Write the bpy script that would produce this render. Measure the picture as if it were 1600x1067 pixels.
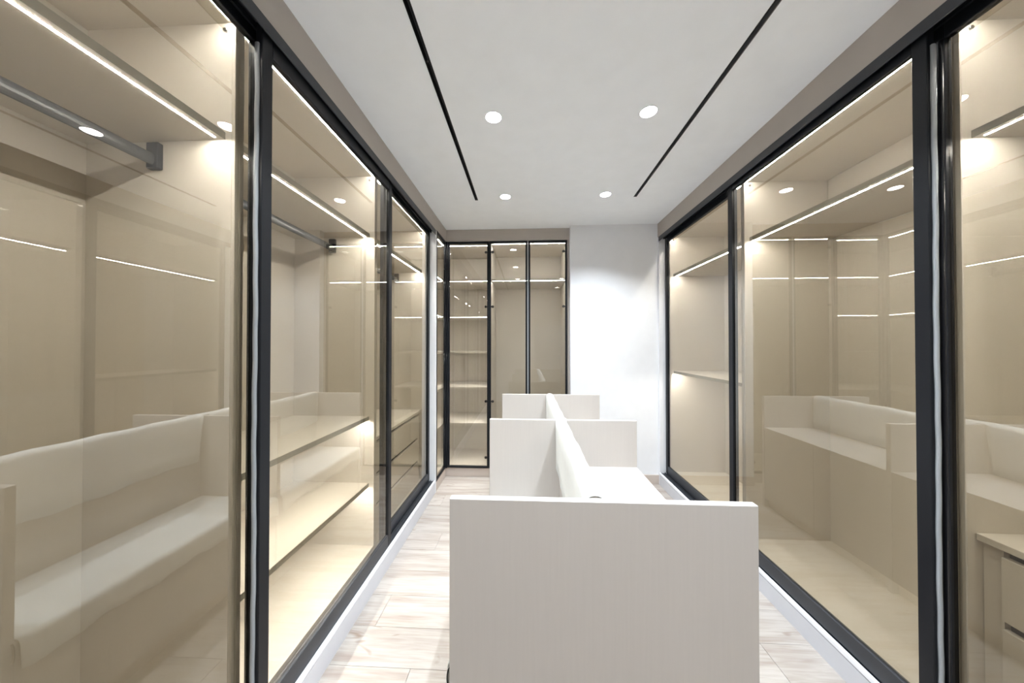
import bpy, bmesh, math, random
from mathutils import Matrix, Vector
random.seed(7)
for o in list(bpy.data.objects): bpy.data.objects.remove(o, do_unlink=True)
SC = bpy.context.scene
COL = SC.collection

# ------------------------------------------------------------------ camera, world, exposure
F = 492.0; CAM_H = 1.442
yaw = math.atan(24 / F); pitch = math.atan(4.5 / F)
fw = Vector((-math.sin(yaw) * math.cos(pitch), math.cos(yaw) * math.cos(pitch), math.sin(pitch)))
rt = Vector((math.cos(yaw), math.sin(yaw), 0)); up = rt.cross(fw)
cam_data = bpy.data.cameras.new('camera'); cam = bpy.data.objects.new('camera', cam_data); COL.objects.link(cam)
cam_data.sensor_fit = 'HORIZONTAL'; cam_data.sensor_width = 36; cam_data.lens = 36 * F / 1600; cam_data.clip_start = 0.02
M4 = Matrix((rt, up, -fw)).transposed().to_4x4(); M4.translation = (0, 0, CAM_H); cam.matrix_world = M4
SC.camera = cam
w = bpy.data.worlds.new('world'); SC.world = w; w.use_nodes = True
w.node_tree.nodes['Background'].inputs[0].default_value = (0.8, 0.85, 0.9, 1)
w.node_tree.nodes['Background'].inputs[1].default_value = 0.3
SC.view_settings.view_transform = 'Standard'; SC.view_settings.look = 'None'
SC.view_settings.gamma = 1; SC.view_settings.use_curve_mapping = False
SC.view_settings.exposure = 0.62
LED_POWER = 222.0        # radiance of the LED tape
SPOT_POWER = 80.0       # watts of each ceiling downlight
DISC_POWER = 22.0       # radiance of each downlight's diffuser

# ------------------------------------------------------------------ materials
def nodes(name):
    m = bpy.data.materials.new(name); m.use_nodes = True
    nt = m.node_tree; b = nt.nodes.get('Principled BSDF')
    return m, nt, b
def N(nt, t, **k):
    n = nt.nodes.new(t)
    for a, v in k.items():
        if a in n.inputs.keys(): n.inputs[a].default_value = v
        else: setattr(n, a, v)
    return n
def plain(name, col, rough=0.5, metal=0.0, spec=0.5, bump=0.0, bscale=200):
    m, nt, b = nodes(name)
    tc = N(nt, 'ShaderNodeTexCoord'); no = N(nt, 'ShaderNodeTexNoise'); no.inputs['Scale'].default_value = 9
    nt.links.new(tc.outputs['Object'], no.inputs['Vector'])
    mr = N(nt, 'ShaderNodeMapRange'); mr.inputs[3].default_value = 0.965; mr.inputs[4].default_value = 1.035
    nt.links.new(no.outputs[0], mr.inputs[0])
    mx = N(nt, 'ShaderNodeMix', data_type='RGBA', blend_type='MULTIPLY'); mx.inputs[0].default_value = 1
    mx.inputs[6].default_value = (*col, 1); nt.links.new(mr.outputs[0], mx.inputs[7]); nt.links.new(mx.outputs[2], b.inputs['Base Color'])
    b.inputs['Roughness'].default_value = rough; b.inputs['Metallic'].default_value = metal
    b.inputs['Specular IOR Level'].default_value = spec
    if bump:
        n2 = N(nt, 'ShaderNodeTexNoise'); n2.inputs['Scale'].default_value = bscale
        nt.links.new(tc.outputs['Object'], n2.inputs['Vector'])
        bp = N(nt, 'ShaderNodeBump'); bp.inputs['Strength'].default_value = bump; bp.inputs['Distance'].default_value = 0.002
        nt.links.new(n2.outputs[0], bp.inputs['Height']); nt.links.new(bp.outputs[0], b.inputs['Normal'])
    return m
def laminate(name, col, rough=0.5):
    """linen textured melamine: fine vertical threads"""
    m, nt, b = nodes(name)
    tc = N(nt, 'ShaderNodeTexCoord'); mp = N(nt, 'ShaderNodeMapping'); mp.inputs['Scale'].default_value = (150, 150, 5)
    nt.links.new(tc.outputs['Object'], mp.inputs['Vector'])
    n1 = N(nt, 'ShaderNodeTexNoise'); n1.inputs['Scale'].default_value = 1; n1.inputs['Detail'].default_value = 3
    nt.links.new(mp.outputs[0], n1.inputs['Vector'])
    n2 = N(nt, 'ShaderNodeTexNoise'); n2.inputs['Scale'].default_value = 2.2; nt.links.new(tc.outputs['Object'], n2.inputs['Vector'])
    ad = N(nt, 'ShaderNodeMath', operation='ADD'); nt.links.new(n1.outputs[0], ad.inputs[0])
    ml = N(nt, 'ShaderNodeMath', operation='MULTIPLY'); ml.inputs[1].default_value = 0.5; nt.links.new(n2.outputs[0], ml.inputs[0]); nt.links.new(ml.outputs[0], ad.inputs[1])
    rp = N(nt, 'ShaderNodeValToRGB'); nt.links.new(ad.outputs[0], rp.inputs[0])
    rp.color_ramp.elements[0].position = 0.45; rp.color_ramp.elements[1].position = 1.05
    rp.color_ramp.elements[0].color = (*[c * 0.982 for c in col], 1); rp.color_ramp.elements[1].color = (*[min(1, c * 1.018) for c in col], 1)
    nt.links.new(rp.outputs[0], b.inputs['Base Color']); b.inputs['Roughness'].default_value = rough
    bp = N(nt, 'ShaderNodeBump'); bp.inputs['Strength'].default_value = 0.05; bp.inputs['Distance'].default_value = 0.001
    nt.links.new(n1.outputs[0], bp.inputs['Height']); nt.links.new(bp.outputs[0], b.inputs['Normal'])
    return m
def emitter(name, col, s):
    m = bpy.data.materials.new(name); m.use_nodes = True; nt = m.node_tree; nt.nodes.clear()
    e = N(nt, 'ShaderNodeEmission'); e.inputs[0].default_value = (*col, 1); e.inputs[1].default_value = s
    o = N(nt, 'ShaderNodeOutputMaterial'); nt.links.new(e.outputs[0], o.inputs[0]); return m
def glass(name, tint, ior):
    """bronze coated float glass: reflection on the face that is met first, tinted see-through body"""
    m = bpy.data.materials.new(name); m.use_nodes = True; nt = m.node_tree; nt.nodes.clear()
    t = N(nt, 'ShaderNodeBsdfTransparent'); t.inputs[0].default_value = (*tint, 1)
    g = N(nt, 'ShaderNodeBsdfGlossy'); g.inputs['Roughness'].default_value = 0.0; g.inputs[0].default_value = (1, 0.97, 0.92, 1)
    fr = N(nt, 'ShaderNodeFresnel'); fr.inputs[0].default_value = ior
    ge = N(nt, 'ShaderNodeNewGeometry'); iv = N(nt, 'ShaderNodeMath', operation='SUBTRACT'); iv.inputs[0].default_value = 1
    nt.links.new(ge.outputs['Backfacing'], iv.inputs[1])
    mu = N(nt, 'ShaderNodeMath', operation='MULTIPLY'); nt.links.new(fr.outputs[0], mu.inputs[0]); nt.links.new(iv.outputs[0], mu.inputs[1])
    mx = N(nt, 'ShaderNodeMixShader'); nt.links.new(mu.outputs[0], mx.inputs[0]); nt.links.new(t.outputs[0], mx.inputs[1]); nt.links.new(g.outputs[0], mx.inputs[2])
    o = N(nt, 'ShaderNodeOutputMaterial'); nt.links.new(mx.outputs[0], o.inputs[0]); return m
def wood(name):
    """pale washed oak, grain along x, each plank different"""
    m, nt, b = nodes(name)
    tc = N(nt, 'ShaderNodeTexCoord'); oi = N(nt, 'ShaderNodeObjectInfo')
    sc = N(nt, 'ShaderNodeVectorMath', operation='SCALE'); sc.inputs[3].default_value = 37
    cb = N(nt, 'ShaderNodeCombineXYZ')
    for i in range(3): nt.links.new(oi.outputs['Random'], cb.inputs[i])
    nt.links.new(cb.outputs[0], sc.inputs[0])
    ad = N(nt, 'ShaderNodeVectorMath', operation='ADD'); nt.links.new(tc.outputs['Object'], ad.inputs[0]); nt.links.new(sc.outputs[0], ad.inputs[1])
    def noise(scale, s, d, dist=0):
        mp = N(nt, 'ShaderNodeMapping'); mp.inputs['Scale'].default_value = scale; nt.links.new(ad.outputs[0], mp.inputs['Vector'])
        n = N(nt, 'ShaderNodeTexNoise'); n.inputs['Scale'].default_value = s; n.inputs['Detail'].default_value = d; n.inputs['Distortion'].default_value = dist
        nt.links.new(mp.outputs[0], n.inputs['Vector']); return n
    a = noise((1.6, 13, 1), 1.0, 3, 0.6); c = noise((7, 95, 1), 1.0, 4, 0.4); k = noise((4.2, 15, 1), 1.0, 1, 1.2)
    r1 = N(nt, 'ShaderNodeValToRGB'); nt.links.new(a.outputs[0], r1.inputs[0])
    e = r1.color_ramp.elements; e[0].position = 0.30; e[0].color = (0.34, 0.285, 0.25, 1); e[1].position = 0.56; e[1].color = (0.47, 0.433, 0.40, 1)
    r2 = N(nt, 'ShaderNodeValToRGB'); nt.links.new(c.outputs[0], r2.inputs[0])
    e = r2.color_ramp.elements; e[0].position = 0.32; e[0].color = (0.86, 0.83, 0.80, 1); e[1].position = 0.58; e[1].color = (1, 1, 1, 1)
    r3 = N(nt, 'ShaderNodeValToRGB'); nt.links.new(k.outputs[0], r3.inputs[0])
    e = r3.color_ramp.elements; e[0].position = 0.20; e[0].color = (0.62, 0.52, 0.45, 1); e[1].position = 0.30; e[1].color = (1, 1, 1, 1)
    rr = N(nt, 'ShaderNodeMapRange'); rr.inputs[3].default_value = 0.92; rr.inputs[4].default_value = 1.06; nt.links.new(oi.outputs['Random'], rr.inputs[0])
    out = r1.outputs[0]
    for s in (r2.outputs[0], r3.outputs[0], rr.outputs[0]):
        mx = N(nt, 'ShaderNodeMix', data_type='RGBA', blend_type='MULTIPLY'); mx.inputs[0].default_value = 1
        nt.links.new(out, mx.inputs[6]); nt.links.new(s, mx.inputs[7]); out = mx.outputs[2]
    nt.links.new(out, b.inputs['Base Color']); b.inputs['Roughness'].default_value = 0.38
    bp = N(nt, 'ShaderNodeBump'); bp.inputs['Strength'].default_value = 0.08; bp.inputs['Distance'].default_value = 0.001
    nt.links.new(c.outputs[0], bp.inputs['Height']); nt.links.new(bp.outputs[0], b.inputs['Normal'])
    return m

M = dict(
    white=plain('white_paint', (0.80, 0.81, 0.84), 0.7, bump=0.03),
    ceiling=plain('ceiling_paint', (0.91, 0.935, 0.975), 0.8, bump=0.03),
    greige=plain('greige_paint', (0.46, 0.42, 0.385), 0.7, bump=0.03),
    plinth=plain('white_plinth', (0.60, 0.605, 0.645), 0.35),
    alu=plain('white_aluminium', (0.85, 0.86, 0.90), 0.3),
    lam=laminate('linen_laminate', (0.61, 0.565, 0.50)),
    isl=laminate('cream_laminate', (0.51, 0.475, 0.447)),
    edge=plain('shelf_edging', (0.30, 0.285, 0.235), 0.4),
    frame=plain('black_anodised', (0.008, 0.009, 0.012), 0.42, 0.0, 0.25),
    track=plain('charcoal_track', (0.032, 0.035, 0.042), 0.42, 0.15),
    gloss=plain('black_gloss', (0.012, 0.012, 0.014), 0.12, 0.0, 0.6),
    rod=plain('charcoal_rod', (0.05, 0.053, 0.055), 0.35, 0.2),
    brush=plain('grey_pile', (0.36, 0.38, 0.40), 0.95, bump=0.8, bscale=500),
    steel=plain('steel', (0.62, 0.63, 0.65), 0.25, 1.0),
    grip_grey=plain('grip_grey', (0.34, 0.37, 0.38), 0.35),
    dark=plain('slot_black', (0.006, 0.006, 0.007), 0.6),
    flange=plain('grey_flange', (0.16, 0.16, 0.165), 0.5),
    foam=plain('white_foam', (0.72, 0.725, 0.71), 0.8, bump=0.15, bscale=60),
    kick=plain('taupe_kick', (0.52, 0.45, 0.40), 0.5),
    gap=plain('drawer_gap', (0.05, 0.043, 0.037), 0.6),
    led=emitter('led_tape', (0.97, 0.99, 1.0), LED_POWER),
    disc=emitter('downlight_disc', (0.97, 0.985, 1.0), DISC_POWER),
    glass=glass('bronze_glass', (0.815, 0.788, 0.735), 2.1),
    cabglass=glass('grey_bronze_glass', (0.875, 0.858, 0.82), 1.85),
    wood=wood('washed_oak'),
)

# ------------------------------------------------------------------ builders
class MB:
    """collects shapes in world coordinates, builds one mesh object"""
    def __init__(s): s.bm = bmesh.new()
    def box(s, x0, x1, y0, y1, z0, z1, bev=0.0, seg=1):
        if x0 > x1: x0, x1 = x1, x0
        if y0 > y1: y0, y1 = y1, y0
        v = [s.bm.verts.new((x, y, z)) for x in (x0, x1) for y in (y0, y1) for z in (z0, z1)]
        fs = [s.bm.faces.new([v[i] for i in q]) for q in ((0, 1, 3, 2), (4, 6, 7, 5), (0, 4, 5, 1), (2, 3, 7, 6), (0, 2, 6, 4), (1, 5, 7, 3))]
        if bev:
            es = list({e for f in fs for e in f.edges})
            bmesh.ops.bevel(s.bm, geom=es, offset=bev, segments=seg, affect='EDGES', profile=0.5)
        return s
    def prism(s, pts, axis, a0, a1):
        """polygon pts extruded along an axis; pts are the two other coordinates in xyz order"""
        def mk(p, a):
            return {'x': (a, p[0], p[1]), 'y': (p[0], a, p[1]), 'z': (p[0], p[1], a)}[axis]
        A = [s.bm.verts.new(mk(p, a0)) for p in pts]; B = [s.bm.verts.new(mk(p, a1)) for p in pts]
        s.bm.faces.new(A); s.bm.faces.new(B[::-1]); n = len(pts)
        for i in range(n): s.bm.faces.new((A[i], B[i], B[(i + 1) % n], A[(i + 1) % n]))
        return s
    def cyl(s, c, r, a0, a1, axis='z', n=24, r2=None, smooth=True):
        k = 'xyz'.index(axis); o = [i for i in range(3) if i != k]
        def ring(a, rr):
            L = []
            for i in range(n):
                p = [0, 0, 0]; p[k] = a; p[o[0]] = c[0] + rr * math.cos(2 * math.pi * i / n); p[o[1]] = c[1] + rr * math.sin(2 * math.pi * i / n)
                L.append(s.bm.verts.new(p))
            return L
        A = ring(a0, r); B = ring(a1, r if r2 is None else r2)
        s.bm.faces.new(A); s.bm.faces.new(B[::-1])
        for i in range(n):
            f = s.bm.faces.new((A[i], B[i], B[(i + 1) % n], A[(i + 1) % n])); f.smooth = smooth
        return s
    def tube(s, prof, axis_pts):
        """rings: list of lists of points -> skinned closed surface"""
        R = [[s.bm.verts.new(p) for p in ring] for ring in axis_pts]
        n = len(R[0])
        for a, b in zip(R, R[1:]):
            for i in range(n):
                f = s.bm.faces.new((a[i], a[(i + 1) % n], b[(i + 1) % n], b[i])); f.smooth = True
        s.bm.faces.new(R[0][::-1]); s.bm.faces.new(R[-1]); return s
    def build(s, name, mat, parent=None, root=None):
        """root: world position of the thing's base (mesh is stored relative to it)"""
        off = Vector(root if root is not None else (0, 0, 0))
        bmesh.ops.recalc_face_normals(s.bm, faces=s.bm.faces[:])
        for v in s.bm.verts: v.co -= off
        me = bpy.data.meshes.new(name); s.bm.to_mesh(me); s.bm.free()
        me.materials.append(M[mat] if isinstance(mat, str) else mat)
        o = bpy.data.objects.new(name, me); COL.objects.link(o)
        if parent is not None: o.parent = parent
        else: o.location = off
        return o
def tag(o, label=None, cat=None, group=None, kind=None):
    if label: o['label'] = label
    if cat: o['category'] = cat
    if group: o['group'] = group
    if kind: o['kind'] = kind
    return o
def thing(name, loc, label, cat, group=None):
    o = bpy.data.objects.new(name, None); COL.objects.link(o); o.location = loc; o.empty_display_size = 0.1
    return tag(o, label, cat, group)
def bx(name, mat, parent, root, *c, bev=0.0): return MB().box(*c, bev=bev).build(name, mat, parent, root)
def struct(name, mb, mat, label, cat=None):
    o = mb.build(name, mat); tag(o, label, None, None, 'structure'); return o

# ------------------------------------------------------------------ key dimensions (metres)
CEIL = 2.70; BULK = 2.555                      # ceiling, underside of the bulkheads
XL, XR = -0.891, 1.358                         # bulkhead faces
PL, PR = -0.893, 1.358                         # plinth faces
YB = 3.345                                     # white wall at the end
YC = 3.41                                      # face of the hinged cabinets
Y0 = -1.12                                     # wall behind the camera
CFL, CFR = -0.990, 1.461                         # fronts of the wardrobe carcasses
DEP = 0.54                                     # depth of the carcasses

# ------------------------------------------------------------------ setting
# floor: slab + planks laid across the room
fl = struct('floor', MB().box(-1.72, 2.24, Y0 - 0.12, 4.12, -0.06, -0.012), 'kick', 'pale washed oak plank floor')
joint0 = 1.39 - 0.2 * 13
lens = [1.22, 1.10, 0.90]
row = 0; y = joint0
while y < 3.41:
    xs = [-0.96]; off = [0.44, 0.86, 0.18, 0.66, 1.02, 0.31][row % 6]
    x = -0.96 + off
    while x < 1.40: xs.append(x); x += 1.22
    xs.append(1.44)
    for a, b in zip(xs, xs[1:]):
        yy0 = max(y, Y0 + 0.002); yy1 = min(y + 0.2, 3.42)
        if yy1 - yy0 < 0.02 or b - a < 0.03: continue
        mb = MB().box(a + 0.0007, b - 0.0007, yy0 + 0.0006, yy1 - 0.0006, -0.0115, 0.0, bev=0.0006)
        c = Vector(((a + b) / 2, (yy0 + yy1) / 2, 0))
        p = mb.build('plank', 'wood', fl, c); p.location = c
    y += 0.2; row += 1

# ceiling with the two air slots cut out of it
S1 = (-0.455, -0.429); S2 = (0.904, 0.930); SY = (-0.55, 2.722)
cb = MB()
for a, b in ((-1.72, S1[0]), (S1[1], S2[0]), (S2[1], 2.24)): cb.box(a, b, Y0 - 0.12, 4.12, CEIL, CEIL + 0.08)
for s in (S1, S2):
    cb.box(s[0], s[1], Y0 - 0.12, SY[0], CEIL, CEIL + 0.08); cb.box(s[0], s[1], SY[1], 4.12, CEIL, CEIL + 0.08)
struct('ceiling', cb, 'ceiling', 'smooth white painted ceiling')
struct('wall_left', MB().box(-1.72, -1.60, Y0 - 0.12, 4.12, 0, CEIL), 'white', 'white wall behind the left wardrobes')
struct('wall_right', MB().box(2.12, 2.24, Y0 - 0.12, 4.12, 0, CEIL), 'white', 'white wall behind the right wardrobes')
struct('wall_front', MB().box(-1.60, 2.12, Y0 - 0.12, Y0, 0, CEIL), 'white', 'plain wall behind the photographer')
struct('wall_back', MB().box(0.455, 2.12, YB, 4.12, 0, CEIL), 'white', 'white end wall beside the tall glazed cabinet')
struct('wall_end', MB().box(-1.60, 0.455, 4.04, 4.12, 0, CEIL), 'white', 'wall behind the hinged glass cabinets')
# bulkheads
struct('trim_1', MB().box(-1.60, XL, Y0, 4.04, BULK, CEIL), 'greige', 'greige bulkhead above the left wardrobes')
struct('trim_2', MB().box(XR, 2.12, Y0, YB, BULK, CEIL), 'greige', 'greige bulkhead above the right wardrobes')
struct('trim_3', MB().box(XL, 0.455, 3.418, 4.04, 2.572, CEIL), 'greige', 'greige bulkhead above the hinged cabinets')
# jambs closing the wardrobe fronts
struct('trim_4', MB().box(-1.60, XL, 3.022, 3.048, 0, BULK), 'white', 'white jamb strip at the far end of the left wardrobes')
struct('trim_5', MB().box(XR, 2.12, 3.318, YB, 0, BULK), 'white', 'white jamb strip at the far end of the right wardrobes')
struct('trim_6', MB().box(0.436, 0.455, 3.418, 4.04, 0, 2.572), 'greige', 'filler strip beside the tall cabinet')
struct('baseboard_back', MB().box(0.455, XR, YB - 0.012, YB, 0, 0.092, bev=0.002), 'kick', 'taupe skirting under the white end wall')
def plinth(name, x, sx, y1, label):
    o = struct(name, MB().box(x, x + sx * 0.096, Y0, y1, 0, 0.098), 'plinth', label)
    MB().box(x - sx * 0.0015, x + sx * 0.012, Y0, y1, 0.101, 0.127, bev=0.003).build('edge_profile', 'alu', o)
    MB().box(x + sx * 0.003, x + sx * 0.012, Y0, y1, 0.098, 0.101).build('shadow_gap', 'flange', o)
    return o
plinth('baseboard_left', PL, -1, 3.022, 'white plinth under the left sliding doors')
plinth('baseboard_right', PR, 1, 3.318, 'white plinth under the right sliding doors')

# ------------------------------------------------------------------ sliding tracks
def tracks(side, sx, xb, xp, cf, y1, dz):
    """sx: direction away from the aisle"""
    t = thing('top_track', (xb + sx * 0.06, (Y0 + y1) / 2, 2.508), 'black aluminium top track of the %s sliding doors' % side, 'track')
    R = t.location.copy()
    xf = xb - sx * 0.004
    bx('fascia', 'track', t, R, xf, xf + sx * 0.006, Y0, y1, 2.508, BULK - 0.0005, bev=0.0015)
    bx('soffit', 'frame', t, R, xf + sx * 0.006, cf - sx * 0.002, Y0, y1, 2.548, BULK - 0.0005)
    d = dz
    for a in (d[0][1] + sx * 0.004, (d[0][1] + d[1][0]) / 2 - sx * 0.0015, d[1][1] + sx * 0.003):
        bx('guide_fin', 'frame', t, R, a, a + sx * 0.003, Y0, y1, 2.528, 2.548)
    t2 = thing('bottom_track', ((xp + cf) / 2, (Y0 + y1) / 2, 0.099), 'dark grey bottom track of the %s sliding doors' % side, 'track')
    R = t2.location.copy()
    bx('channel', 'track', t2, R, xp + sx * 0.0125, cf - sx * 0.002, Y0, y1, 0.0985, 0.119)
    bx('lip', 'frame', t2, R, xp + sx * 0.0125, xp + sx * 0.016, Y0, y1, 0.119, 0.1265)
    a = (d[0][1] + d[1][0]) / 2 - sx * 0.0015
    bx('guide_rib', 'track', t2, R, a, a + sx * 0.003, Y0, y1, 0.119, 0.130)
DL = ((-0.9025, -0.9275), (-0.9485, -0.9735))      # outer / inner door thickness, left
DR = ((1.3735, 1.3985), (1.4195, 1.4445))
tracks('left', -1, XL, PL, CFL, 3.020, DL)
tracks('right', 1, XR, PR, CFR, 3.316, DR)

def sliding_door(side, sx, d, y0, y1, label, outer, near_handle=False, far_handle=False):
    a, b = d
    c = (a + b) / 2
    t = thing('sliding_door', (c, (y0 + y1) / 2, 0.119), label, 'sliding door', 'sliding glass doors on the %s' % side); R = t.location.copy()
    SW = 0.044; zb, zt = 0.1285, 2.5465; zr = (2.456 if outer else 2.500) if sx < 0 else (2.480 if outer else 2.486)
    def stile(ya, yb):
        return bx('stile', 'frame', t, R, a, b, ya, yb, zb, zt, bev=0.002)
    s1 = stile(y0, y0 + SW); s2 = stile(y1 - SW, y1)
    bx('bottom_rail', 'track', t, R, a, b, y0 + SW, y1 - SW, zb, 0.206, bev=0.002)
    bx('top_rail', 'frame', t, R, a, b, y0 + SW, y1 - SW, zr, zt, bev=0.002)
    g = bx('glass_pane', 'glass', t, R, c - 0.003, c + 0.003, y0 + SW + 0.0005, y1 - SW - 0.0005, 0.2065, zr - 0.0005)
    # woven pile seal and grip on the meeting end
    if outer:
        p = MB(); n = 60; rings = []
        for i in range(n + 1):
            z = 0.15 + (2.47 - 0.15) * i / n
            wv = 0.0012 * math.sin(i * 0.31) + 0.0008 * math.sin(i * 1.3 + 1)
            xm = a + sx * (0.0165 + wv)
            h = 0.0068
            rings.append([(xm - h, y0 - 0.0005, z), (xm - h, y0 - 0.0065, z), (xm, y0 - 0.0085, z), (xm + h, y0 - 0.0065, z), (xm + h, y0 - 0.0005, z)])
        p.tube(None, rings); p.build('pile_seal', 'brush', s1, R)
    else:
        if far_handle:      # rounded glossy grip running the full height, on the far stile
            prof = []
            for i in range(9):
                an = math.pi * i / 8
                prof.append((a - sx * 0.005 * math.sin(an), y1 - SW + 0.012 - 0.010 * math.cos(an)))
            MB().prism(prof, 'z', 0.21, 2.486).build('grip', 'gloss', s2, R)
    return t
# left row: near inner, middle outer, far inner; one more behind the camera
sliding_door('left', -1, DL[1], 0.020, 1.089, 'bronze glass sliding door nearest the camera on the left', False, far_handle=True)
sliding_door('left', -1, DL[0], 1.0235, 2.057, 'bronze glass sliding door in the middle of the left row', True)
sliding_door('left', -1, DL[1], 2.032, 3.018, 'bronze glass sliding door at the far end of the left row', False)
sliding_door('left', -1, DL[0], Y0 + 0.004, 0.060, 'bronze glass sliding door behind the camera on the left', True)
sliding_door('right', 1, DR[1], 0.130, 1.179, 'bronze glass sliding door nearest the camera on the right', False, far_handle=True)
sliding_door('right', 1, DR[0], 1.143, 2.223, 'bronze glass sliding door in the middle of the right row', True)
sliding_door('right', 1, DR[1], 2.233, 3.314, 'bronze glass sliding door at the far end of the right row', False)
sliding_door('right', 1, DR[0], Y0 + 0.004, 0.170, 'bronze glass sliding door behind the camera on the right', True)

# ------------------------------------------------------------------ wardrobes
T = 0.0165
def wardrobe(side, sx, cf, y0, y1, label, shelves=(2.137,), rod=False, screws=True):
    xb = cf + sx * DEP
    t = thing('wardrobe', ((cf + xb) / 2, (y0 + y1) / 2, 0), label, 'wardrobe', 'built-in wardrobes'); R = t.location.copy()
    for k, (a, b) in enumerate(((y0, y0 + T), (y1 - T, y1))):
        s = bx('side_panel', 'lam', t, R, cf, xb, a, b, 0.0, BULK - 0.001, bev=0.0008)
        if screws:
            yy = a if k == 1 else b
            dy = -1 if k == 1 else 1
            for q in (0.035,):
                MB().cyl((cf + sx * q, BULK - 0.045), 0.0065, yy, yy + dy * 0.006, 'y', 14).build('screw_cap', 'steel', s, R)
    bx('back_panel', 'lam', t, R, xb, xb + sx * 0.012, y0, y1, 0.0, BULK - 0.001)
    tp = bx('top_panel', 'lam', t, R, cf + sx * 0.002, xb, y0 + T, y1 - T, BULK - 0.019, BULK - 0.001)
    MB().box(cf + sx * 0.008, cf + sx * 0.014, y0 + T + 0.01, y1 - T - 0.01, BULK - 0.0200, BULK - 0.0170).build('led_strip', 'led', tp, R)
    bx('base_panel', 'lam', t, R, cf + sx * 0.001, xb, y0 + T, y1 - T, 0.125, 0.145)
    bx('toe_panel', 'lam', t, R, cf + sx * 0.03, cf + sx * 0.046, y0 + T, y1 - T, 0.0, 0.125)
    for z in shelves:
        xs = cf + sx * 0.034
        sh = bx('shelf', 'lam', t, R, xs + sx * 0.0012, xb, y0 + T, y1 - T, z, z + 0.025)
        bx('edging', 'edge', sh, R, xs, xs + sx * 0.0012, y0 + T, y1 - T, z, z + 0.025)
        MB().box(xs + sx * 0.020, xs + sx * 0.026, y0 + T + 0.015, y1 - T - 0.015, z - 0.0008, z + 0.003).build('led_strip', 'led', sh, R)
    if rod:
        xr = cf + sx * 0.277; zr = 2.068
        pts = []
        for i in range(16):
            an = 2 * math.pi * i / 16
            pts.append((xr + 0.011 * math.cos(an), zr + 0.0205 * math.sin(an)))
        rr = MB().prism(pts, 'y', y0 + T + 0.004, y1 - T - 0.004).build('hanging_rod', 'rod', t, R)
        for yy, dy in ((y0 + T, 1), (y1 - T, -1)):
            MB().box(xr - 0.021, xr + 0.021, yy, yy + dy * 0.018, zr - 0.030, zr + 0.058, bev=0.002).build('rod_bracket', 'frame', rr, R)
    return t
wardrobe('left', -1, CFL, 0.000, 1.0310, 'left wardrobe nearest the camera with a charcoal hanging rod', rod=True)
wardrobe('left', -1, CFL, 1.0320, 2.0110, 'left wardrobe with two lit lower shelves below the rod', shelves=(2.137, 0.952, 0.522), rod=True)
wardrobe('left', -1, CFL, 2.0120, 3.0200, 'far left wardrobe holding a drawer chest beside the white jamb', rod=True)
wardrobe('left', -1, CFL, Y0 + 0.002, -0.001, 'left wardrobe behind the camera', rod=True)
wardrobe('right', 1, CFR, 0.100, 1.1460, 'right wardrobe nearest the camera holding a drawer chest')
wardrobe('right', 1, CFR, 1.1470, 2.2060, 'wide right wardrobe with a single high lit shelf')
wardrobe('right', 1, CFR, 2.2070, 3.3160, 'far right wardrobe with a waist-high lit shelf', shelves=(2.137, 1.147))
wardrobe('right', 1, CFR, Y0 + 0.002, 0.099, 'right wardrobe behind the camera')

def chest(sx, cf, y0, y1, label):
    xf = cf + sx * 0.040; xb = cf + sx * (DEP - 0.003)
    t = thing('drawer_chest', ((xf + xb) / 2, (y0 + y1) / 2, 0.145), label, 'drawer chest', 'drawer chests inside the wardrobes'); R = t.location.copy()
    z0 = 0.1455; zt = 0.815
    tp = bx('top_panel', 'lam', t, R, xf - sx * 0.010, xb, y0, y1, zt - 0.022, zt, bev=0.001)
    for a, b in ((y0, y0 + 0.018), (y1 - 0.018, y1)): bx('side_panel', 'lam', t, R, xf + sx * 0.03, xb, a, b, z0, zt - 0.022)
    bx('back_panel', 'lam', t, R, xb - sx * 0.012, xb, y0 + 0.018, y1 - 0.018, z0, zt - 0.022)
    bx('inner_frame', 'gap', t, R, xf + sx * 0.032, xf + sx * 0.05, y0 + 0.018, y1 - 0.018, z0, zt - 0.022)
    for a, b in ((y0, y0 + 0.045), (y1 - 0.045, y1)): bx('filler_strip', 'lam', t, R, xf + sx * 0.012, xf + sx * 0.03, a, b, z0, zt - 0.022)
    for a, b in ((0.149, 0.330), (0.356, 0.541), (0.567, 0.768)):
        bx('drawer_front', 'lam', t, R, xf, xf + sx * 0.020, y0 + 0.047, y1 - 0.047, a, b, bev=0.0012)
    return t
chest(-1, CFL, 2.0120 + T + 0.002, 3.0200 - T - 0.012, 'built-in three-drawer chest inside the far left wardrobe')
chest(1, CFR, 0.100 + T + 0.002, 1.1460 - T - 0.002, 'built-in three-drawer chest inside the nearest right wardrobe')

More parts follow.
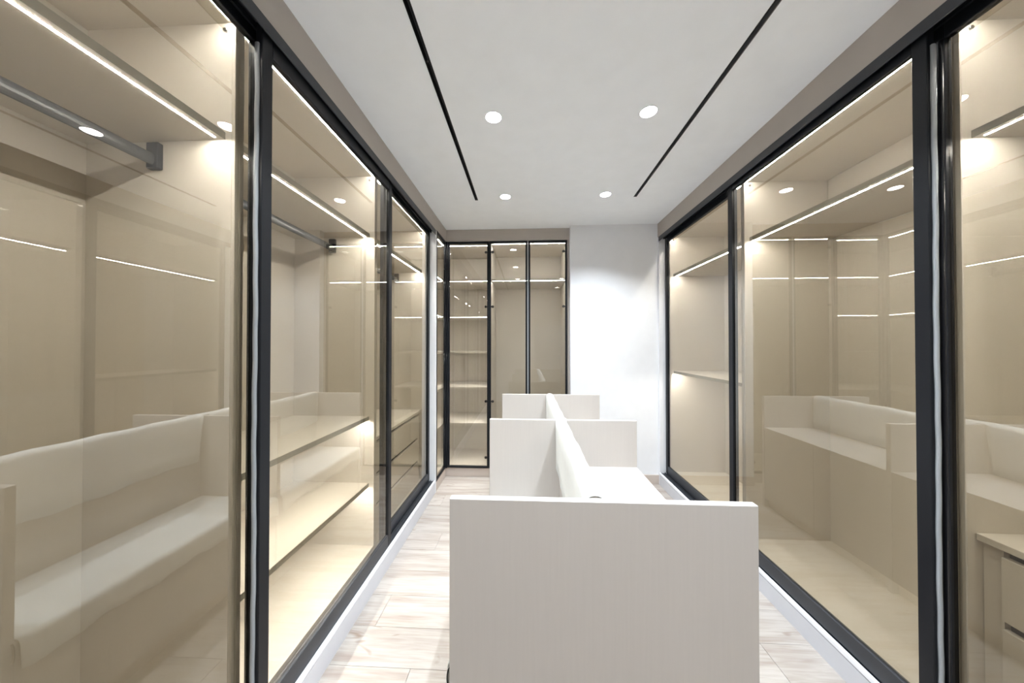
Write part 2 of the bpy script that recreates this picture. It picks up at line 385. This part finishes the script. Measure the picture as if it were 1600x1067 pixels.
# ------------------------------------------------------------------ hinged corner and tall cabinets at the end
CZ0, CZ1 = 0.098, 2.566
def hinged_door(parent, R, axis, p0, p1, face, sx, hinge_at, mat='cabglass', handle=None):
    """axis 'x': door in an x-z plane at y=face (frame grows to +y); axis 'y': door in a y-z plane at x=face (frame grows to -x)"""
    W = 0.020; D = 0.021
    def bb(name, m, par, a, b, z0, z1, d0=0, d1=D, bev=0.0015):
        if axis == 'x': c = (a, b, face + d0, face + d1, z0, z1)
        else: c = (face - d1, face - d0, a, b, z0, z1)
        return bx(name, m, par, R, *c, bev=bev)
    d = bb('door_glass', mat, parent, p0 + W, p1 - W, CZ0 + W, CZ1 - W, 0.008, 0.013, 0)
    for a, b in ((p0, p0 + W), (p1 - W, p1)): bb('stile', 'frame', d, a, b, CZ0, CZ1)
    bb('rail', 'frame', d, p0 + W, p1 - W, CZ0, CZ0 + W); bb('rail', 'frame', d, p0 + W, p1 - W, CZ1 - W, CZ1)
    if hinge_at is not None:
        s = 1 if hinge_at == p0 else -1
        e = p0 + W if s == 1 else p1 - W
        for z in (2.455, 1.855, 0.818, 0.205):
            mb = MB()
            if axis == 'x':
                mb.box(e - s * 0.006, e + s * 0.030, face + D + 0.002, face + D + 0.016, z - 0.008, z + 0.008, bev=0.002)
                mb.cyl((e + s * 0.016, z), 0.014, face + D + 0.001, face + D + 0.010, 'y', 14)
            mb.build('hinge', 'frame', d, R)
    if handle is not None:
        bb('handle_strip', 'grip_grey', d, handle[0], handle[1], CZ0 + 0.01, CZ1 - 0.01, -0.004, 0.010, 0)
    return d
# corner unit: L-shaped, a narrow return door on the left and one door facing the room
XC = -0.888                                     # face of the return door
tc_ = thing('corner_cabinet', (-1.0, 3.6, 0), 'L-shaped corner cabinet with black-framed glass doors and lit shelves', 'cabinet'); R = tc_.location.copy()
xi0, xi1, yi0, yi1 = -1.55, -0.422, 3.066, 3.98
xe, ye = XC - 0.024, YC + 0.024                  # carcass faces behind the doors
Lsh = [(xi0, yi0), (xe - 0.008, yi0), (xe - 0.008, ye + 0.008), (xi1, ye + 0.008), (xi1, yi1), (xi0, yi1)]
bx('side_panel', 'lam', tc_, R, xi0 - 0.016, xe, yi0 - 0.017, yi0, 0, 2.571)
bx('side_panel', 'lam', tc_, R, xi1, xi1 + 0.010, ye, yi1, 0, 2.571)
bx('back_panel', 'lam', tc_, R, xi0 - 0.016, xi0, yi0, yi1, 0, 2.5545)
bx('back_panel', 'lam', tc_, R, xi0, xi1, yi1, yi1 + 0.014, 0, 2.5545)
tpn = MB().prism(Lsh, 'z', 2.532, 2.5535).build('top_panel', 'lam', tc_, R)
MB().box(xe + 0.02, xi1 - 0.01, ye + 0.014, ye + 0.018, 2.531, 2.5335).build('led_strip', 'led', tpn, R)
MB().box(xe - 0.020, xe - 0.014, yi0 + 0.01, ye - 0.01, 2.531, 2.5335).build('led_strip', 'led', tpn, R)
for z in (2.140, 1.742, 1.345, 0.955, 0.560):
    sh = MB().prism(Lsh, 'z', z, z + 0.018).build('shelf', 'lam', tc_, R)
    MB().box(xe + 0.02, xi1 - 0.01, ye + 0.020, ye + 0.024, z - 0.0003, z + 0.003).build('led_strip', 'led', sh, R)
    MB().box(xe - 0.024, xe - 0.020, yi0 + 0.01, ye - 0.01, z - 0.0003, z + 0.003).build('led_strip', 'led', sh, R)
MB().prism(Lsh, 'z', 0.098, 0.118).build('base_panel', 'lam', tc_, R)
bx('kick_board', 'kick', tc_, R, XC - 0.006, xi1 + 0.010, YC + 0.012, YC + 0.024, 0, 0.096)
bx('kick_board', 'kick', tc_, R, XC - 0.018, XC - 0.006, 3.049, YC + 0.012, 0, 0.096)
bx('corner_post', 'frame', tc_, R, XC - 0.022, XC + 0.016, YC - 0.016, YC + 0.022, CZ0, CZ1, bev=0.002)
hinged_door(tc_, R, 'x', XC + 0.017, -0.4185, YC, 1, -0.4185)
hinged_door(tc_, R, 'y', 3.050, YC - 0.017, XC, -1, None)
# tall unit with a pair of doors
tt = thing('tall_cabinet', (0.01, 3.6, 0), 'tall glazed cabinet with a pair of black-framed doors beside the white wall', 'cabinet'); R = tt.location.copy()
tx0, tx1 = -0.411, 0.435
bx('side_panel', 'lam', tt, R, tx0, tx0 + 0.016, ye, yi1, 0, 2.571)
bx('side_panel', 'lam', tt, R, tx1 - 0.016, tx1, ye, yi1, 0, 2.571)
bx('back_panel', 'lam', tt, R, tx0, tx1, yi1, yi1 + 0.014, 0, 2.571)
tpn = bx('top_panel', 'lam', tt, R, tx0 + 0.016, tx1 - 0.016, ye, yi1, 2.545, 2.571)
MB().box(tx0 + 0.03, tx1 - 0.03, ye + 0.010, ye + 0.014, 2.544, 2.548).build('led_strip', 'led', tpn, R)
sh = bx('shelf', 'lam', tt, R, tx0 + 0.016, tx1 - 0.016, ye + 0.008, yi1, 2.140, 2.160)
MB().box(tx0 + 0.03, tx1 - 0.03, ye + 0.020, ye + 0.024, 2.1394, 2.143).build('led_strip', 'led', sh, R)
bx('base_panel', 'lam', tt, R, tx0 + 0.016, tx1 - 0.016, ye, yi1, 0.098, 0.118)
bx('kick_board', 'kick', tt, R, tx0, tx1, YC + 0.012, YC + 0.024, 0, 0.096)
hinged_door(tt, R, 'x', -0.4165, 0.000, YC, 1, -0.4165, handle=None)
hinged_door(tt, R, 'x', 0.012, 0.428, YC, 1, 0.428, handle=(0.0010, 0.0118))

# ------------------------------------------------------------------ island: bench on the left, dresser on the right
IX0, IX1 = -0.233, 0.660; IZ = 0.980; PY = (0.937, 1.938, 2.919); PT = 0.0255; XM = 0.205
isl = thing('island_unit', (0.2135, 1.94, 0), 'cream island with three upright end panels, bench left, counter right', 'island'); R = isl.location.copy()
for yy in PY: bx('divider_panel', 'isl', isl, R, IX0, IX1, yy, yy + PT, 0.0, IZ, bev=0.0016)
for i in range(2):
    a = PY[i] + PT + 0.0005; b = PY[i + 1] - 0.0005
    bx('spine_panel', 'isl', isl, R, XM - 0.013, XM + 0.013, a, b, 0.0, IZ - 0.002)
    # right: counter with flush fronts
    ct = bx('counter_top', 'isl', isl, R, XM + 0.0135, IX1 - 0.001, a, b, 0.677, 0.702, bev=0.001)
    bx('counter_front', 'isl', isl, R, IX1 - 0.022, IX1 - 0.004, a, (a + b) / 2 - 0.001, 0.075, 0.6765, bev=0.001)
    bx('counter_front', 'isl', isl, R, IX1 - 0.022, IX1 - 0.004, (a + b) / 2 + 0.001, b, 0.075, 0.6765, bev=0.001)
    bx('kick_board', 'kick', isl, R, IX1 - 0.050, IX1 - 0.036, a, b, 0, 0.075)
    # left: low bench
    bx('bench_seat', 'isl', isl, R, IX0 + 0.001, XM - 0.0135, a, b, 0.440, 0.465, bev=0.001)
    bx('bench_front', 'isl', isl, R, IX0 + 0.008, IX0 + 0.026, a, b, 0.075, 0.4395, bev=0.001)
    bx('kick_board', 'kick', isl, R, IX0 + 0.036, IX0 + 0.050, a, b, 0, 0.075)
# protective foam: over the spine, and over the bench seats
def sheet(name, rows, mat, label, cat, group=None, thick=0.004):
    """rows of points -> thin closed shell"""
    bm = bmesh.new(); V = [[bm.verts.new(p) for p in r] for r in rows]
    for a, b in zip(V, V[1:]):
        for i in range(len(a) - 1):
            f = bm.faces.new((a[i], a[i + 1], b[i + 1], b[i])); f.smooth = True
    bmesh.ops.recalc_face_normals(bm, faces=bm.faces[:])
    me = bpy.data.meshes.new(name); bm.to_mesh(me); bm.free(); me.materials.append(M[mat])
    o = bpy.data.objects.new(name, me); COL.objects.link(o)
    sm = o.modifiers.new('thickness', 'SOLIDIFY'); sm.thickness = thick; sm.offset = 0
    return tag(o, label, cat, group)
rows = []
ya, yb = PY[0] + PT + 0.004, PY[2] - 0.004
for j in range(61):
    yy = ya + (yb - ya) * j / 60
    near = max(0, 1 - (yy - ya) / 0.30)
    wob = 0.0035 * math.sin(j * 0.55) + 0.002 * math.sin(j * 1.7)
    over = abs(yy - (PY[1] + PT / 2)) < 0.03       # the sheet rides over the middle panel
    hw = 0.029 + 0.5 * wob
    zt = IZ + 0.011 - 0.006 * near + 0.002 * math.sin(j * 0.9)
    zl = 0.700 + 0.006 * math.sin(j * 0.35) + 0.004 * math.sin(j * 1.1)
    zr = 0.7065
    if over: zl = zr = IZ + 0.0045
    r = []
    for k in range(5):
        z = zl + (zt - 0.024 - zl) * k / 4
        r.append((XM - hw - 0.002 + wob * (1 - k / 4) - 0.010 * near * (1 - k / 4), yy, z))
    for k in range(1, 8):
        an = math.pi * (1 - k / 8)
        r.append((XM + hw * math.cos(an), yy, zt - 0.024 + 0.024 * math.sin(an)))
    for k in range(4, -1, -1):
        z = zr + (zt - 0.024 - zr) * k / 4
        r.append((XM + hw - 0.0005 + 0.4 * wob * (1 - k / 4) + 0.004, yy, z))
    if over:
        r = [(p[0], p[1], max(p[2], IZ + 0.0035)) for p in r]
    rows.append(r)
sheet('foam_wrap', rows, 'foam', 'white protective foam sheet folded over the island spine', 'foam sheet')
for i, lab in enumerate(('white protective foam over the bench seat nearest the camera', 'white protective foam over the far bench seat')):
    rows = []; a = PY[i] + PT + 0.006; b = PY[i + 1] - 0.006
    for j in range(41):
        yy = a + (b - a) * j / 40; wob = 0.004 * math.sin(j * 0.5 + i) + 0.0025 * math.sin(j * 1.3)
        x0 = IX0 - 0.012; r = [(XM - 0.040, yy, 0.4695)]
        for k in range(1, 6): r.append((XM - 0.040 + (x0 + 0.022 - XM + 0.040) * k / 5, yy, 0.4695 + 0.001 * math.sin(j + k)))
        for k in range(1, 6):
            an = math.pi / 2 * (1 + k / 5); r.append((x0 + 0.022 + 0.022 * math.cos(an) + wob * 0.3 * k / 5, yy, 0.4475 + 0.022 * math.sin(an)))
        for k in range(1, 4): r.append((x0 + 0.3 * wob - 0.002 * k, yy, 0.4475 - (0.075 + 2 * wob) * k / 3))
        rows.append(r)
    sheet('foam_wrap', rows, 'foam', lab, 'foam sheet', 'foam sheets on the bench')
# small black edge clip by the end panel's left edge
mb = MB(); rings = []
for i in range(9):
    an = math.pi * (0.15 + 0.85 * i / 8); cx_, cz_ = IX0 - 0.001, 0.430
    px, pz = cx_ - 0.010 * math.sin(an), cz_ - 0.032 * math.cos(an)
    rings.append([(px + 0.002 * math.cos(q), PY[0] + 0.018 + 0.003 * math.sin(q), pz) for q in (0, 1.05, 2.09, 3.14, 4.19, 5.24)])
mb.tube(None, rings); o = mb.build('edge_clip', 'frame', isl, R)

# ------------------------------------------------------------------ ceiling lights
def downlight(x, y, label):
    t = thing('ceiling_light', (x, y, CEIL), label, 'ceiling light', 'recessed ceiling downlights'); R = t.location.copy()
    # trim ring
    bm = MB(); n = 32; prof = ((0.0425, -0.0004), (0.043, -0.003), (0.046, -0.003), (0.048, -0.0004))
    V = [[bm.bm.verts.new((x + r * math.cos(2 * math.pi * i / n), y + r * math.sin(2 * math.pi * i / n), CEIL + z)) for (r, z) in prof] for i in range(n)]
    for i in range(n):
        for k in range(4):
            f = bm.bm.faces.new((V[i][k], V[i][(k + 1) % 4], V[(i + 1) % n][(k + 1) % 4], V[(i + 1) % n][k])); f.smooth = True
    bm.build('trim_ring', 'white', t, R)
    MB().cyl((x, y), 0.0420, CEIL - 0.0025, CEIL - 0.0004, 'z', 32).build('diffuser', 'disc', t, R)
    L = bpy.data.lights.new('downlight_lamp', 'SPOT'); L.energy = SPOT_POWER; L.spot_size = math.radians(120); L.spot_blend = 0.65
    L.shadow_soft_size = 0.035; L.color = (0.84, 0.925, 1.0)
    lo = bpy.data.objects.new('downlight_lamp', L); COL.objects.link(lo); lo.parent = t; lo.location = (0, 0, -0.006)
for x, y, lab in ((-0.187, 2.665, 'round downlight at the far left of the ceiling'), (0.655, 2.665, 'round downlight at the far right of the ceiling'),
                  (-0.187, 1.725, 'round downlight at the near left of the ceiling'), (0.655, 1.725, 'round downlight at the near right of the ceiling'),
                  (-0.187, 0.785, 'left round downlight overhead in front of the camera'), (0.655, 0.785, 'right round downlight overhead in front of the camera'),
                  (0.655, -0.155, 'round downlight behind the camera')):
    downlight(x, y, lab)

# ------------------------------------------------------------------ linear air slots
for (a, b), lab in ((S1, 'black linear air slot in the ceiling on the left'), (S2, 'black linear air slot in the ceiling on the right')):
    t = thing('air_slot', ((a + b) / 2, (SY[0] + SY[1]) / 2, CEIL), lab, 'air diffuser', 'linear ceiling air slots'); R = t.location.copy()
    bx('backing', 'dark', t, R, a + 0.0005, b - 0.0005, SY[0] + 0.001, SY[1] - 0.001, CEIL + 0.060, CEIL + 0.066)
    bx('side_liner', 'dark', t, R, a + 0.0003, a + 0.0018, SY[0] + 0.001, SY[1] - 0.001, CEIL - 0.001, CEIL + 0.060)
    bx('side_liner', 'flange' if a > 0 else 'dark', t, R, b - 0.0040, b - 0.0003, SY[0] + 0.001, SY[1] - 0.001, CEIL - 0.001, CEIL + 0.060)  # right slot only: grey colour stands in for light on the inner face
    bx('end_cap', 'flange', t, R, a + 0.002, b - 0.004, SY[1] - 0.006, SY[1] - 0.001, CEIL - 0.0005, CEIL + 0.060)
    bx('deflector_blade', 'dark', t, R, (a + b) / 2 - 0.002, (a + b) / 2 + 0.002, SY[0] + 0.01, SY[1] - 0.01, CEIL + 0.012, CEIL + 0.040)
    y = SY[0] + 0.28
    while y < SY[1] - 0.1:
        bx('spacer', 'steel', t, R, a + 0.002, (a + b) / 2 - 0.002, y, y + 0.008, CEIL + 0.014, CEIL + 0.022); y += 0.55
